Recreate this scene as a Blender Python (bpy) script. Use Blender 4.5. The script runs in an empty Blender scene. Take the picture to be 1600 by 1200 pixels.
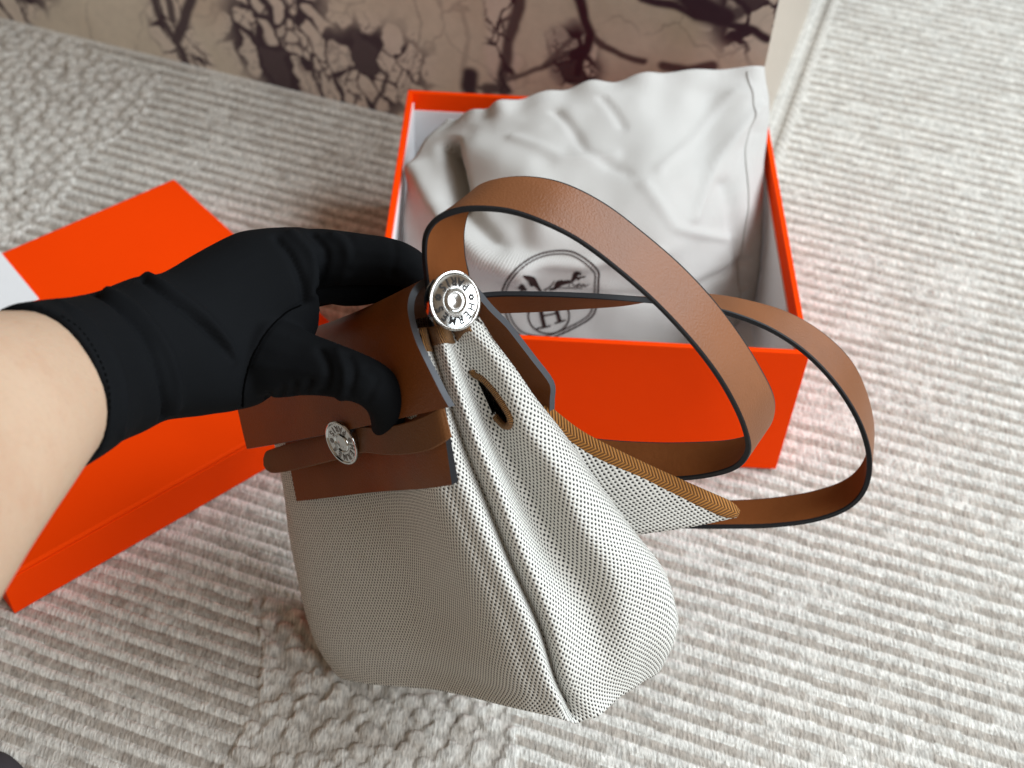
import bpy, bmesh, math, random
import numpy as np
from mathutils import Vector, Matrix
from mathutils.bvhtree import BVHTree
random.seed(4); np.random.seed(4)
S = bpy.context.scene; COL = S.collection
# ------------------------------------------------------------------ camera
PITCH, ROLL, CAMH, FPX = .8059, .0608, .7347, 2008.
CC = np.array([0, 0, CAMH])
FW = np.array([0, math.cos(PITCH), -math.sin(PITCH)]); RT = np.array([1., 0, 0]); UP = np.cross(RT, FW)
_c, _s = math.cos(ROLL), math.sin(ROLL)
RT, UP = _c*RT + _s*UP, -_s*RT + _c*UP
cam = bpy.data.cameras.new('camera'); camo = bpy.data.objects.new('camera', cam); COL.objects.link(camo)
M = Matrix.Identity(4)
for i in range(3):
    M[i][0], M[i][1], M[i][2], M[i][3] = RT[i], UP[i], -FW[i], CC[i]
camo.matrix_world = M
cam.sensor_width = 36; cam.lens = FPX/1600*36; cam.clip_start = .02; cam.clip_end = 50
cam.dof.use_dof = True; cam.dof.focus_distance = .685; cam.dof.aperture_fstop = 8.5
S.camera = camo
# ------------------------------------------------------------------ light
W = bpy.data.worlds.new('World'); S.world = W; W.use_nodes = True
bg = W.node_tree.nodes['Background']; bg.inputs[0].default_value = (1, .77, .55, 1); bg.inputs[1].default_value = .205
def area(name, loc, target, size, power, color, sy=None):
    l = bpy.data.lights.new(name, 'AREA'); l.energy = power; l.color = color; l.size = size
    if sy: l.shape = 'RECTANGLE'; l.size_y = sy
    o = bpy.data.objects.new(name, l); COL.objects.link(o); o.location = loc
    o.rotation_euler = (Vector(target)-Vector(loc)).to_track_quat('-Z', 'Y').to_euler(); return o
area('window_light', (2.25, 1.12, 2.45), (0.0, .6, .1), 1.95, 91, (.85, .97, 1.04), 1.7)
area('fill_light', (2.5, -1.1, 2.35), (0.0, .7, .05), 2.3, 86, (.92, .985, 1.03), 1.8)  # added fill, no visible source; brightens box front and bag side
S.view_settings.view_transform = 'Standard'; S.view_settings.look = 'None'; S.view_settings.exposure = .3; S.view_settings.gamma = 1
# ------------------------------------------------------------------ helpers
def A3(v): return np.asarray(v, float)
def ray(x, y): return FW + RT*(x-800)/FPX + UP*(600-y)/FPX
def at(x, y, d): return CC + ray(x, y)*d
def atz(x, y, z):
    v = ray(x, y); return CC + v*(z-CAMH)/v[2]
def proj(P):
    P = np.atleast_2d(P)-CC; d = P@FW
    return np.c_[800+FPX*(P@RT)/d, 600-FPX*(P@UP)/d, d]
def cr(P, n, closed=False):
    """Catmull-Rom through P (k,dim); n samples per segment (int or list)"""
    P = A3(P); k = len(P)
    if closed: Q = np.vstack([P[-1], P, P[0], P[1]]); segs = k
    else: Q = np.vstack([2*P[0]-P[1], P, 2*P[-1]-P[-2]]); segs = k-1
    if isinstance(n, int): n = [n]*segs
    out = []
    for i in range(segs):
        p0, p1, p2, p3 = Q[i:i+4]
        for t in np.arange(n[i])/n[i]:
            out.append(.5*(2*p1+(p2-p0)*t+(2*p0-5*p1+4*p2-p3)*t*t+(3*p1-p0-3*p2+p3)*t**3))
    if not closed: out.append(P[-1])
    return np.array(out)
def resample(P, n):
    P = A3(P); L = np.r_[0, np.cumsum(np.linalg.norm(np.diff(P, axis=0), axis=1))]
    t = np.linspace(0, L[-1], n); return np.stack([np.interp(t, L, P[:, i]) for i in range(P.shape[1])], 1)
def mesh(name, V, F, mats=(), smooth=True, parent=None, uv=None, fm=None):
    me = bpy.data.meshes.new(name)
    me.from_pydata([tuple(map(float, v)) for v in V], [], [tuple(map(int, f)) for f in F]); 
    for m in (mats if isinstance(mats, (list, tuple)) else [mats]): me.materials.append(m)
    if fm is not None: me.polygons.foreach_set('material_index', np.asarray(fm, np.int32))
    if uv is not None:
        ul = me.uv_layers.new(name='UVMap'); li = np.zeros(len(me.loops), np.int32); me.loops.foreach_get('vertex_index', li)
        ul.data.foreach_set('uv', np.asarray(uv, np.float32)[li].ravel())
    me.polygons.foreach_set('use_smooth', np.full(len(me.polygons), smooth)); me.update()
    o = bpy.data.objects.new(name, me); COL.objects.link(o)
    if parent: o.parent = parent
    return o
def thing(name, label, cat):
    o = bpy.data.objects.new(name, None); o.empty_display_size = .02; COL.objects.link(o); o['label'] = label; o['category'] = cat; return o
def tag(o, label, cat): o['label'] = label; o['category'] = cat; return o
def gridfaces(r, c, closed=False, off=0):
    F = []
    for i in range(r-1):
        for j in range(c if closed else c-1):
            k = (j+1) % c; F.append((off+i*c+j, off+i*c+k, off+(i+1)*c+k, off+(i+1)*c+j))
    return F
def bvh(V, F): return BVHTree.FromPolygons([tuple(map(float, v)) for v in V], [tuple(map(int, f)) for f in F])
def hit(b, x, y, lift=0):
    d = Vector(ray(x, y)).normalized(); p, n, i, t = b.ray_cast(Vector(CC), d)
    if p is None: return None
    if n.dot(d) > 0: n = -n
    return np.array(p + n*lift), np.array(n)
def tube(P, r, k=8, closed=False, taper=None):
    P = A3(P); n = len(P); V = []; T = np.zeros_like(P)
    for i in range(n):
        a = P[(i-1) % n] if closed or i else P[0]; b = P[(i+1) % n] if closed or i < n-1 else P[-1]
        T[i] = (b-a)/(np.linalg.norm(b-a)+1e-12)
    u = np.cross(T[0], [.3, .5, .8]); u /= np.linalg.norm(u)
    for i in range(n):
        u = u-T[i]*(u@T[i]); u /= np.linalg.norm(u)+1e-12; w = np.cross(T[i], u); rr = r if taper is None else r*taper[i]
        for j in range(k):
            a = 2*math.pi*j/k; V.append(P[i]+rr*(u*math.cos(a)+w*math.sin(a)))
    F = gridfaces(n, k, True)
    if closed:
        for j in range(k): F.append(((n-1)*k+j, (n-1)*k+(j+1) % k, (j+1) % k, j))
    else: F += [tuple(range(k))[::-1], tuple(range((n-1)*k, n*k))]
    return V, F
def merge(*vf):
    V = []; F = []
    for v, f in vf:
        o = len(V); V += list(v); F += [tuple(i+o for i in q) for q in f]
    return V, F
_tab = {}
def vnoise(x, y, seed=0):
    if seed not in _tab: _tab[seed] = np.random.RandomState(seed+11).rand(256, 256)
    T = _tab[seed]; xi = np.floor(x).astype(int); yi = np.floor(y).astype(int); fx = x-xi; fy = y-yi
    fx = fx*fx*(3-2*fx); fy = fy*fy*(3-2*fy); a = xi % 256; b = yi % 256; a1 = (a+1) % 256; b1 = (b+1) % 256
    return (T[a, b]*(1-fx)+T[a1, b]*fx)*(1-fy)+(T[a, b1]*(1-fx)+T[a1, b1]*fx)*fy
def fbm(x, y, seed=0, o=4):
    s = 0; a = .5
    for i in range(o): s = s+a*vnoise(x*2**i, y*2**i, seed+i); a *= .5
    return s/(1-.5**o)
def sstep(a, b, x): t = np.clip((x-a)/(b-a), 0, 1); return t*t*(3-2*t)
def inpoly(x, y, P):
    r = np.zeros(np.shape(x), bool); n = len(P)
    for i in range(n):
        (x1, y1), (x2, y2) = P[i], P[(i+1) % n]
        if y1 == y2: continue
        r ^= ((y1 > y) != (y2 > y)) & (x < (x2-x1)*(y-y1)/(y2-y1)+x1)
    return r
def segdist(x, y, P):
    d = np.full(np.shape(x), 9.)
    for (x1, y1), (x2, y2) in zip(P[:-1], P[1:]):
        L = (x2-x1)**2+(y2-y1)**2; t = np.clip(((x-x1)*(x2-x1)+(y-y1)*(y2-y1))/L, 0, 1)
        d = np.minimum(d, np.hypot(x-x1-t*(x2-x1), y-y1-t*(y2-y1)))
    return d
def cells(x, y, seed):
    """F1 distance, F2-F1, id-random of a jittered lattice"""
    R = np.random.RandomState(seed).rand(64, 64, 3); xi = np.floor(x).astype(int); yi = np.floor(y).astype(int)
    f1 = np.full(x.shape, 9.); f2 = f1.copy(); idr = np.zeros(x.shape)
    for dx in (-1, 0, 1):
        for dy in (-1, 0, 1):
            a = (xi+dx) % 64; b = (yi+dy) % 64
            d = np.hypot(xi+dx+.5+.75*(R[a, b, 0]-.5)-x, yi+dy+.5+.75*(R[a, b, 1]-.5)-y)
            nw = d < f1; f2 = np.where(nw, f1, np.minimum(f2, d)); idr = np.where(nw, R[a, b, 2], idr); f1 = np.where(nw, d, f1)
    return f1, f2-f1, idr
# ------------------------------------------------------------------ materials
class MB:
    def __init__(s, name, col=(.5, .5, .5), rough=.6, **kw):
        s.m = bpy.data.materials.new(name); s.m.use_nodes = True; s.t = s.m.node_tree; s.p = s.t.nodes['Principled BSDF']
        s.p.inputs['Base Color'].default_value = (*col, 1); s.p.inputs['Roughness'].default_value = rough
        for k, v in kw.items(): s.p.inputs[k.replace('_', ' ')].default_value = v
    def n(s, typ, **kw):
        x = s.t.nodes.new(typ)
        for k, v in kw.items():
            if k.startswith('i_'): x.inputs[int(k[2:]) if k[2:].isdigit() else k[2:].replace('_', ' ')].default_value = v
            else: setattr(x, k, v)
        return x
    def l(s, a, b): s.t.links.new(a, b)
    def math(s, op, a, b=None, c=None):
        x = s.n('ShaderNodeMath', operation=op)
        for i, v in enumerate((a, b, c)):
            if v is None: continue
            if isinstance(v, (int, float)): x.inputs[i].default_value = v
            else: s.l(v, x.inputs[i])
        return x.outputs[0]
    def coord(s, which='Object'): return s.n('ShaderNodeTexCoord').outputs[which]
    def noise(s, scale, detail=3, vec=None, rough=.5):
        x = s.n('ShaderNodeTexNoise'); x.inputs['Scale'].default_value = scale; x.inputs['Detail'].default_value = detail; x.inputs['Roughness'].default_value = rough
        s.l(vec if vec is not None else s.coord(), x.inputs['Vector']); return x.outputs[0]
    def mix(s, f, a, b):
        x = s.n('ShaderNodeMix', data_type='RGBA')
        for i, v in ((0, f), (6, a), (7, b)):
            if isinstance(v, (int, float)): x.inputs[i].default_value = v
            elif isinstance(v, tuple): x.inputs[i].default_value = (*v, 1)
            else: s.l(v, x.inputs[i])
        return x.outputs[2]
    def ramp(s, f, a, b):
        x = s.n('ShaderNodeMapRange', interpolation_type='SMOOTHSTEP', i_1=a, i_2=b); s.l(f, x.inputs[0]); return x.outputs[0]
    def base(s, c): s.l(c, s.p.inputs['Base Color'])
    def rough(s, c): s.l(c, s.p.inputs['Roughness'])
    def bump(s, h, dist=.001, strength=1.):
        x = s.n('ShaderNodeBump'); x.inputs['Strength'].default_value = strength; x.inputs['Distance'].default_value = dist
        s.l(h, x.inputs['Height']); s.l(x.outputs[0], s.p.inputs['Normal'])
    def uv(s):
        x = s.n('ShaderNodeSeparateXYZ'); s.l(s.coord('UV'), x.inputs[0]); return x.outputs[0], x.outputs[1]

def m_canvas():
    b = MB('canvas_weave', rough=.85); u, v = b.uv(); k = 2*math.pi/.0025; kv = 2*math.pi/.0036
    w = b.noise(300, 2, b.coord('UV')); wo = b.math('MULTIPLY', b.math('SUBTRACT', w, .5), 1.5)
    cu = b.math('COSINE', b.math('ADD', b.math('MULTIPLY', u, k), wo)); cv = b.math('COSINE', b.math('ADD', b.math('MULTIPLY', v, kv), wo))
    g = b.math('MULTIPLY', cu, cv); mk = b.ramp(g, .19, .52)
    th = b.noise(2500, 2, b.coord('UV'))
    white = b.mix(th, (.62, .60, .56), (.80, .79, .75)); slub = b.noise(90, 3, b.coord('UV')); white = b.mix(b.math('MULTIPLY', slub, .35), white, (.60, .57, .51))
    b.base(b.mix(mk, white, (.016, .0155, .017)))
    b.bump(b.math('ADD', b.math('MULTIPLY', g, -.5), b.math('MULTIPLY', th, .3)), .0007, .8); return b.m
def m_leather(name, col, rough=.42, grain=900, spec=.38):
    b = MB(name, col, rough); n1 = b.noise(grain, 3); n2 = b.noise(22, 3); dk = tuple(c*.78 for c in col)
    b.base(b.mix(b.ramp(n2, .3, .7), dk, col)); b.rough(b.ramp(n2, -.9, 2.2)); b.p.inputs['Specular IOR Level'].default_value = spec
    r = b.n('ShaderNodeMapRange', i_3=rough-.06, i_4=rough+.1); b.l(n2, r.inputs[0]); b.rough(r.outputs[0])
    b.bump(b.math('ADD', n1, b.math('MULTIPLY', n2, 1.2)), .0006, .42); return b.m
def m_edge(name, col):
    b = MB(name, col, .5, Specular_IOR_Level=.18); b.bump(b.noise(400, 2), .0004, .2); return b.m
def m_trim():
    b = MB('herringbone_tape', rough=.75); u, v = b.uv()
    zig = b.math('ADD', b.math('MULTIPLY', u, 2*math.pi/.0021), b.math('MULTIPLY', b.math('ABSOLUTE', b.math('SUBTRACT', v, .52)), 26))
    s_ = b.math('SINE', zig); nz = b.noise(1500, 2)
    c = b.mix(b.ramp(s_, -.8, .7), (.085, .027, .003), (.40, .155, .022)); c = b.mix(b.math('MULTIPLY', nz, .35), c, (.48, .21, .04))
    b.base(c); b.bump(b.math('ADD', b.math('MULTIPLY', s_, .5), b.math('MULTIPLY', nz, .4)), .0009, .8); return b.m
def m_thread():
    b = MB('brown_thread', rough=.6); u, v = b.uv(); nz = b.noise(700, 2)
    s_ = b.math('SINE', b.math('ADD', b.math('MULTIPLY', u, 2*math.pi/.0009), b.math('MULTIPLY', nz, 5)))
    b.base(b.mix(b.ramp(s_, -.9, .8), (.07, .027, .006), (.33, .15, .035))); b.bump(s_, .0005, .8); return b.m
def m_orange():
    b = MB('orange_paper', rough=.62); n1 = b.noise(900, 3); n2 = b.noise(9, 3)
    n3 = b.noise(2600, 2); c = b.mix(n2, (.92, .050, .0), (1., .062, .0)); c = b.mix(b.math('MULTIPLY', b.ramp(n3, .45, .75), .12), c, (.78, .038, .0)); b.base(c); b.bump(b.math('ADD', n1, n3), .0005, .5); b.p.inputs['Specular IOR Level'].default_value = .05; return b.m
def m_paper(name, col, rough=.7):
    b = MB(name, col, rough); n = b.noise(40, 4); b.base(b.mix(n, tuple(c*.93 for c in col), col)); b.bump(b.noise(1200, 2), .0003, .25); return b.m
def m_twill():
    b = MB('cotton_twill', rough=.85); u, v = b.uv()
    s_ = b.math('SINE', b.math('MULTIPLY', b.math('ADD', u, b.math('MULTIPLY', v, .75)), 2*math.pi/.0024)); nz = b.noise(500, 3); n2 = b.noise(18, 3)
    c = b.mix(b.ramp(s_, -1, 1), (.41, .39, .37), (.61, .59, .57)); c = b.mix(b.math('MULTIPLY', n2, .4), c, (.52, .50, .48))
    b.base(c); b.bump(b.math('ADD', b.math('MULTIPLY', s_, .5), b.math('MULTIPLY', nz, .5)), .0006, .6)
    b.p.inputs['Sheen Weight'].default_value = .15; return b.m
def m_chrome():
    b = MB('polished_palladium', (.56, .56, .55), .09, Metallic=1.); n = b.noise(160, 3); r = b.n('ShaderNodeMapRange', i_3=.08, i_4=.2); b.l(n, r.inputs[0]); b.rough(r.outputs[0])
    b.bump(b.noise(70, 2), .0004, .05); return b.m
def m_glove():
    b = MB('black_stretch_fabric', rough=.85); n = b.noise(2600, 2); n2 = b.noise(35, 3)
    b.base(b.mix(n2, (.0036, .0040, .0048), (.0052, .0058, .0070))); b.bump(b.math('ADD', n, b.math('MULTIPLY', n2, 1.5)), .0005, .35)
    b.p.inputs['Sheen Weight'].default_value = .0; b.p.inputs['Sheen Roughness'].default_value = .4; b.p.inputs['Specular IOR Level'].default_value = .08; return b.m
def m_skin():
    b = MB('skin', rough=.5, Subsurface_Weight=.18, Subsurface_Scale=.006); n = b.noise(60, 4); n2 = b.noise(14, 2)
    c = b.mix(n2, (.46, .30, .205), (.51, .36, .255)); c = b.mix(b.math('MULTIPLY', b.ramp(n, .45, .8), .45), c, (.44, .25, .16)); n3 = b.noise(420, 4); c = b.mix(b.math('MULTIPLY', b.ramp(n3, .52, .75), .16), c, (.36, .19, .12)); b.base(c)
    b.p.inputs['Subsurface Radius'].default_value = (1, .35, .2); b.bump(b.math('ADD', b.noise(900, 3), b.math('MULTIPLY', b.noise(260, 3), 1.5)), .0006, .4); return b.m
def m_vcol(name, rough, bumpscale, bumpdist, bs, aniso=None, spec=.2, var=.25):
    b = MB(name, rough=rough); a = b.n('ShaderNodeVertexColor', layer_name='Col').outputs[0]
    vec = b.coord()
    if aniso:
        mp = b.n('ShaderNodeMapping'); mp.inputs['Rotation'].default_value = (0, 0, aniso[0]); mp.inputs['Scale'].default_value = aniso[1]; b.l(vec, mp.inputs[0]); vec = mp.outputs[0]
    n = b.noise(bumpscale, 3, vec)
    hs = b.n('ShaderNodeMix', data_type='RGBA', blend_type='MULTIPLY'); hs.inputs[0].default_value = 1
    r = b.n('ShaderNodeMapRange', i_1=.3, i_2=.7, i_3=1-var, i_4=1+var*.6); b.l(n, r.inputs[0])
    b.l(a, hs.inputs[6]); b.l(r.outputs[0], hs.inputs[7]); b.base(hs.outputs[2]); b.bump(n, bumpdist, bs); b.p.inputs['Specular IOR Level'].default_value = spec; return b.m
M_CANVAS = m_canvas(); M_LEATHER = m_leather('tan_leather', (.225, .082, .030)); M_LDARK = m_leather('shaded_leather', (.195, .058, .013), .42, spec=.22)  # M_LDARK: same tan leather with the flap's shade put into the colour
M_FLESH = m_leather('leather_underside', (.20, .062, .016), .7, 300, spec=.1)
M_BELT = m_leather('shaded_strap_leather', (.15, .058, .019), .45, spec=.2); M_EDGEB = m_edge('black_edge_paint', (.012, .012, .014)); M_EDGEG = m_edge('grey_edge_paint', (.075, .078, .088))  # M_BELT: lock strap leather, colour darkened to stand for shade
M_TRIM = m_trim(); M_THREAD = m_thread(); M_ORANGE = m_orange(); M_WHITE = m_paper('white_lining', (.80, .79, .80)); M_CARD = m_paper('white_card', (.84, .85, .88))
M_TWILL = m_twill(); M_CHROME = m_chrome(); M_GLOVE = m_glove(); M_SKIN = m_skin()
M_LETTER = MB('satin_lettering', (.022, .020, .019), .6, Specular_IOR_Level=.1).m
M_LETTERP = MB('pale_lettering', (.22, .21, .20), .4, Metallic=1.).m
M_PRINT = MB('brown_print', (.032, .016, .015), .85, Specular_IOR_Level=.1).m
M_DARKCLOTH = m_paper('charcoal_cloth', (.05, .047, .055), .95)
# ------------------------------------------------------------------ setting: floor, carpet
RA = math.radians(-17.2); CS, SN = math.cos(RA), math.sin(RA)
def st(x, y): return x*CS+y*SN, -x*SN+y*CS          # along rib, across rib
def xy(s, t): return s*CS-t*SN, s*SN+t*CS
CORNER = atz(1150, 317, 0); CS_, CT_ = st(CORNER[0], CORNER[1])
l0 = atz(1292, 0, 0); EDGE_S = st(*atz(1226, 185, 0)[:2])[0]
fl = mesh('floor', [(-4, -1.5, -.004), (4, -1.5, -.004), (4, 5, -.004), (-4, 5, -.004)], [(0, 1, 2, 3)], m_paper('beige_floor', (.50, .48, .44), .9), False); fl['kind'] = 'structure'

def build_carpet():
    RP = .0069
    t = np.r_[np.arange(.24, .74, .00112), np.arange(.74, 1.62, .0016)]; s = np.arange(-1.15, .80, .00155)
    Sg, Tg = np.meshgrid(s, t); sh = Sg.shape
    X = Sg*CS-Tg*SN; Y = Sg*SN+Tg*CS
    wob = .0022*(fbm(Sg*14, Tg*20, 5, 3)-.5)+.0012*(vnoise(Sg*70, Tg*60, 9)-.5)
    q = (Tg+wob)/RP; k = np.floor(q).astype(int); f = q-k
    prof = np.clip(1-(2*f-1)**2, 0, 1)**.42
    parity = (k % 2).astype(float)
    seg = vnoise(Sg*38+k*7.31, k*3.7+.5, 21); seg2 = vnoise(Sg*150+k*3.1, k*5.3+.5, 23)
    taupe = np.where(parity > 0, .30+.70*sstep(.12, .5, seg*.7+seg2*.3), .55*sstep(.60, .95, seg*.6+seg2*.4))
    fine_ = vnoise(Sg*430+k*1.7, Tg*150, 25); taupe = np.clip(taupe*(.70+.6*fine_), 0, 1)
    loop = np.sin(2*np.pi*(Sg/.0034+.35*f+1.5*vnoise(Sg*40, k+.5, 31)))
    h = .0026*prof*(1-.22*parity)+.00045*loop*prof+.0006*(vnoise(Sg*420, Tg*300, 41)-.5)
    # pebble-looped zones
    def zone(P):
        W_ = np.array([atz(a, b, 0)[:2] for a, b in P]); jx = .03*(fbm(X*12, Y*12, 51, 2)-.5); return inpoly(X+jx, Y+jx, W_)
    pz = zone([(-400, 20), (60, 40), (255, 118), (215, 190), (130, 250), (95, 330), (-200, 520)]) | zone([(420, 900), (560, 1000), (780, 1105), (800, 1180), (820, 1420), (270, 1420), (360, 1170), (400, 1040)])
    px = Sg/.0140; py = Tg/.0124+.5*(np.floor(px) % 2)
    f1, fe, idr = cells(px+.2*(vnoise(X*120, Y*120, 61)-.5), py, 62)
    hp = .0014+.0034*np.sqrt(np.clip(1-(f1/.50)**2, 0, 1))*(.6+.4*idr)+.0009*(vnoise(Sg*300, Tg*420, 63)-.5)
    # flat strip and bead beyond the sewn edge (right of the marble block)
    beyond = Tg > CT_-.006
    strip = beyond & (Sg < EDGE_S-.007); groove = beyond & (np.abs(Sg-(EDGE_S-.0035)) <= .0035); bead = beyond & (Sg > EDGE_S) & (Sg < EDGE_S+.012)
    fade = sstep(.74, 1.25, Tg)
    col_w = np.array([.675, .655, .612]); col_t = np.array([.405, .362, .318])
    tz = np.where(pz, np.clip(.35*sstep(.74, .9, idr)+.60*sstep(.26, .50, f1)+.25*(vnoise(Sg*260, Tg*160, 64)-.4), 0, .8), taupe)
    h = np.where(pz, hp, h)
    h = np.where(strip, .0035+.0003*vnoise(Sg*500, Tg*500, 71), h); tz = np.where(strip, .12+.12*vnoise(Sg*300, Tg*900, 73), tz)
    h = np.where(groove, .0005, h); tz = np.where(groove, .5, tz)
    bd = .0045*np.sqrt(np.clip(1-((Sg-EDGE_S-.006)/.006)**2, 0, 1)); br = .5+.5*np.sin(2*np.pi*(Tg/.011+(Sg-EDGE_S)/.012))
    h = np.where(bead, bd*(.75+.25*br), h); tz = np.where(bead, .15+.6*(1-br), tz)
    tone = (.86+.26*fbm(X*5, Y*5, 81, 3))
    C = (col_w*(1-tz[..., None])+col_t*tz[..., None])*tone[..., None]
    C *= (1+.07*(vnoise(Sg*180, k*2.3+.5, 83)-.5)*2)[..., None]
    P = np.stack([X, Y, h], -1)
    # keep the part near the view
    D = P-CC; dd = D@FW; ix = 800+FPX*(D@RT)/dd; iy = 600-FPX*(D@UP)/dd
    keepv = (dd > .05) & (ix > -330) & (ix < 2180) & (iy > -330) & (iy < 1480)
    s2, t2 = sh[1], sh[0]
    kf = keepv[:-1, :-1] & keepv[1:, 1:]
    idx = np.arange(t2*s2).reshape(t2, s2); quads = np.stack([idx[:-1, :-1], idx[:-1, 1:], idx[1:, 1:], idx[1:, :-1]], -1)[kf]
    used = np.zeros(t2*s2, bool); used[quads.ravel()] = True; remap = np.cumsum(used)-1; quads = remap[quads]
    V = P.reshape(-1, 3)[used]; Cc = C.reshape(-1, 3)[used]
    me = bpy.data.meshes.new('carpet'); me.vertices.add(len(V)); me.vertices.foreach_set('co', V.astype(np.float32).ravel())
    n = len(quads); me.loops.add(n*4); me.loops.foreach_set('vertex_index', quads.astype(np.int32).ravel())
    me.polygons.add(n); me.polygons.foreach_set('loop_start', np.arange(0, n*4, 4, dtype=np.int32)); me.polygons.foreach_set('use_smooth', np.ones(n, bool))
    me.update(calc_edges=True)
    ca = me.color_attributes.new('Col', 'FLOAT_COLOR', 'POINT'); ca.data.foreach_set('color', np.c_[np.clip(Cc, 0, 1), np.ones(len(Cc))].astype(np.float32).ravel())
    me.materials.append(m_vcol('wool_loop_pile', .95, 1., .0014, .8, (-RA, (700, 170, 300)), .1, .38))
    o = bpy.data.objects.new('carpet', me); COL.objects.link(o); o['kind'] = 'structure'
build_carpet()

# ------------------------------------------------------------------ marble block
def build_marble():
    n = np.array([SN, -CS, 0])          # front normal
    def pl(x, y):
        v = ray(x, y); t = ((CORNER-CC)@n)/(v@n); p = CC+v*t; return (p[0]-CORNER[0])*CS+(p[1]-CORNER[1])*SN, p[2]
    Wd, H, D = .98, .42, .36
    a = np.linspace(-Wd, 0, 620); z = np.linspace(.001, H, 260); Sx, Z = np.meshgrid(a, z)
    wx = .03*(fbm(Sx*16, Z*16, 101, 4)-.5)+.010*(fbm(Sx*60, Z*60, 102, 3)-.5); wy = .03*(fbm(Sx*16, Z*16, 105, 4)-.5)+.010*(fbm(Sx*60, Z*60, 106, 3)-.5)
    def poly(P): return [pl(*p) for p in P]
    def dist(P, wk=.35): return segdist(Sx+wx*wk, Z+wy*wk, poly(P))
    C = np.ones(Sx.shape+(3,))*np.array([.57, .50, .405])
    big = fbm(Sx*7, Z*7, 111, 4); C *= (.66+.68*big)[..., None]
    warm = sstep(.5, .75, fbm(Sx*11+5, Z*11, 115, 3)); C = C*(1-.28*warm[..., None])+np.array([.50, .34, .24])*.28*warm[..., None]
    olive = sstep(.55, .8, fbm(Sx*13, Z*9+3, 117, 4)); C = C*(1-.35*olive[..., None])+np.array([.36, .31, .19])*.35*olive[..., None]
    dark = np.zeros(Sx.shape)
    def add(m): nonlocal dark; dark = np.maximum(dark, m)
    # brecciated clusters
    cl = np.zeros(Sx.shape)
    for P, r in (([(235, -60), (262, 10), (276, 62), (300, 105)], .030), ([(430, -60), (440, 10), (420, 60), (470, 110), (545, 125), (590, 110)], .062), ([(520, 130), (548, 175)], .036), ([(390, -10), (402, 80)], .030), ([(800, -50), (792, 60), (790, 130)], .016), ([(1170, -40), (1178, 20)], .045), ([(905, 70), (912, 115)], .028), ([(60, -120), (0, 0)], .05), ([(700, -160), (760, -120), (930, -130)], .06)):
        cl = np.maximum(cl, sstep(1.15, .6, dist(P, 1.)/r))
    f1, fe, idr = cells((Sx+wx*1.3+.25*Z)*40, (Z+wy*1.3)*26, 121)
    g1, ge, gid = cells((Sx+wx*1.3)*85, (Z+wy*1.3)*62, 123)
    thk = .075+.22*sstep(.42, .72, fbm(Sx*20, Z*20, 125, 3)); add(cl*sstep(1.25, .6, fe/thk)); add(cl*.85*sstep(1.2, .5, ge/(.06+.20*sstep(.45, .7, fbm(Sx*30+4, Z*30, 126, 2))))*sstep(.35, .55, idr)); add(cl*.95*sstep(.90, .93, idr))
    C = C*(1-.5*cl[..., None])+np.array([.66, .56, .50])*.5*cl[..., None]
    for P, w, kk in (([(232, -20), (250, 25), (276, 62), (290, 100)], .006, .95), ([(305, -20), (290, 30), (276, 66)], .007, .95), ([(262, -10), (272, 30)], .006, .9), ([(818, -40), (812, 20), (799, 60), (790, 110), (783, 138), (760, 140)], .007, .9), ([(790, 125), (850, 105), (885, 70), (912, 40)], .0035, .8), ([(735, 118), (733, 138)], .011, 1), ([(733, 130), (750, 138), (775, 140)], .003, .8),
                     ([(900, -40), (908, 0), (917, 30), (926, 52), (920, 76), (908, 95), (904, 118)], .0065, 1), ([(926, 52), (946, 74), (975, 88), (1010, 97)], .004, .9), ([(908, 75), (880, 90), (855, 102)], .004, .9), ([(920, 80), (936, 108)], .003, .8),
                     ([(1000, -2), (1050, 10), (1090, 24), (1130, 36), (1165, 48), (1196, 62)], .0045, 1), ([(1040, -30), (1085, 4), (1128, 26)], .016, 1), ([(1140, 25), (1150, 20)], .008, .9), ([(1040, 105), (1080, 108), (1120, 104)], .006, .9),
                     ([(590, 105), (605, 118), (600, 145), (575, 175)], .003, .9), ([(545, 105), (590, 104)], .003, .8), ([(300, 95), (320, 120)], .003, .6), ([(640, -30), (660, 40), (645, 110)], .0016, .35), ([(725, 20), (735, 60), (722, 110)], .003, .25)):
        add(kk*(1-sstep(.45, 1.15, dist(P)/w)))
    fine = cells((Sx+wx*2)*13, (Z+wy*2)*13, 131)[1]; add(.28*(1-sstep(.01, .05, fine))*sstep(.4, .6, fbm(Sx*9, Z*9, 133, 2)))
    dk = np.array([.042, .018, .028]); C = C*(1-dark[..., None])+dk*dark[..., None]
    V = np.stack([CORNER[0]+Sx*CS, CORNER[1]+Sx*SN, Z], -1).reshape(-1, 3); nr, nc = Sx.shape
    F = gridfaces(nr, nc); Cv = C.reshape(-1, 3); V = list(V); o = len(V)
    bk = np.array([-SN*D, CS*D, 0])
    for p in ((-Wd, .001), (0, .001), (0, H), (-Wd, H)):
        b0 = np.array([CORNER[0]+p[0]*CS, CORNER[1]+p[0]*SN, p[1]]); V += [b0, b0+bk]
    for i, j in ((0, 1), (1, 2), (2, 3), (3, 0)): F.append((o+2*i, o+2*i+1, o+2*j+1, o+2*j))
    F.append((o+1, o+7, o+5, o+3)); Cv = np.vstack([Cv, np.tile([.45, .38, .31], (8, 1))])
    ob = mesh('marble_block', V, F, m_vcol('breccia_marble', .28, 120, .0002, .08, None, .5, .06), False)
    ca = ob.data.color_attributes.new('Col', 'FLOAT_COLOR', 'POINT'); ca.data.foreach_set('color', np.c_[np.clip(Cv, 0, 1), np.ones(len(Cv))].astype(np.float32).ravel())
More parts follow.
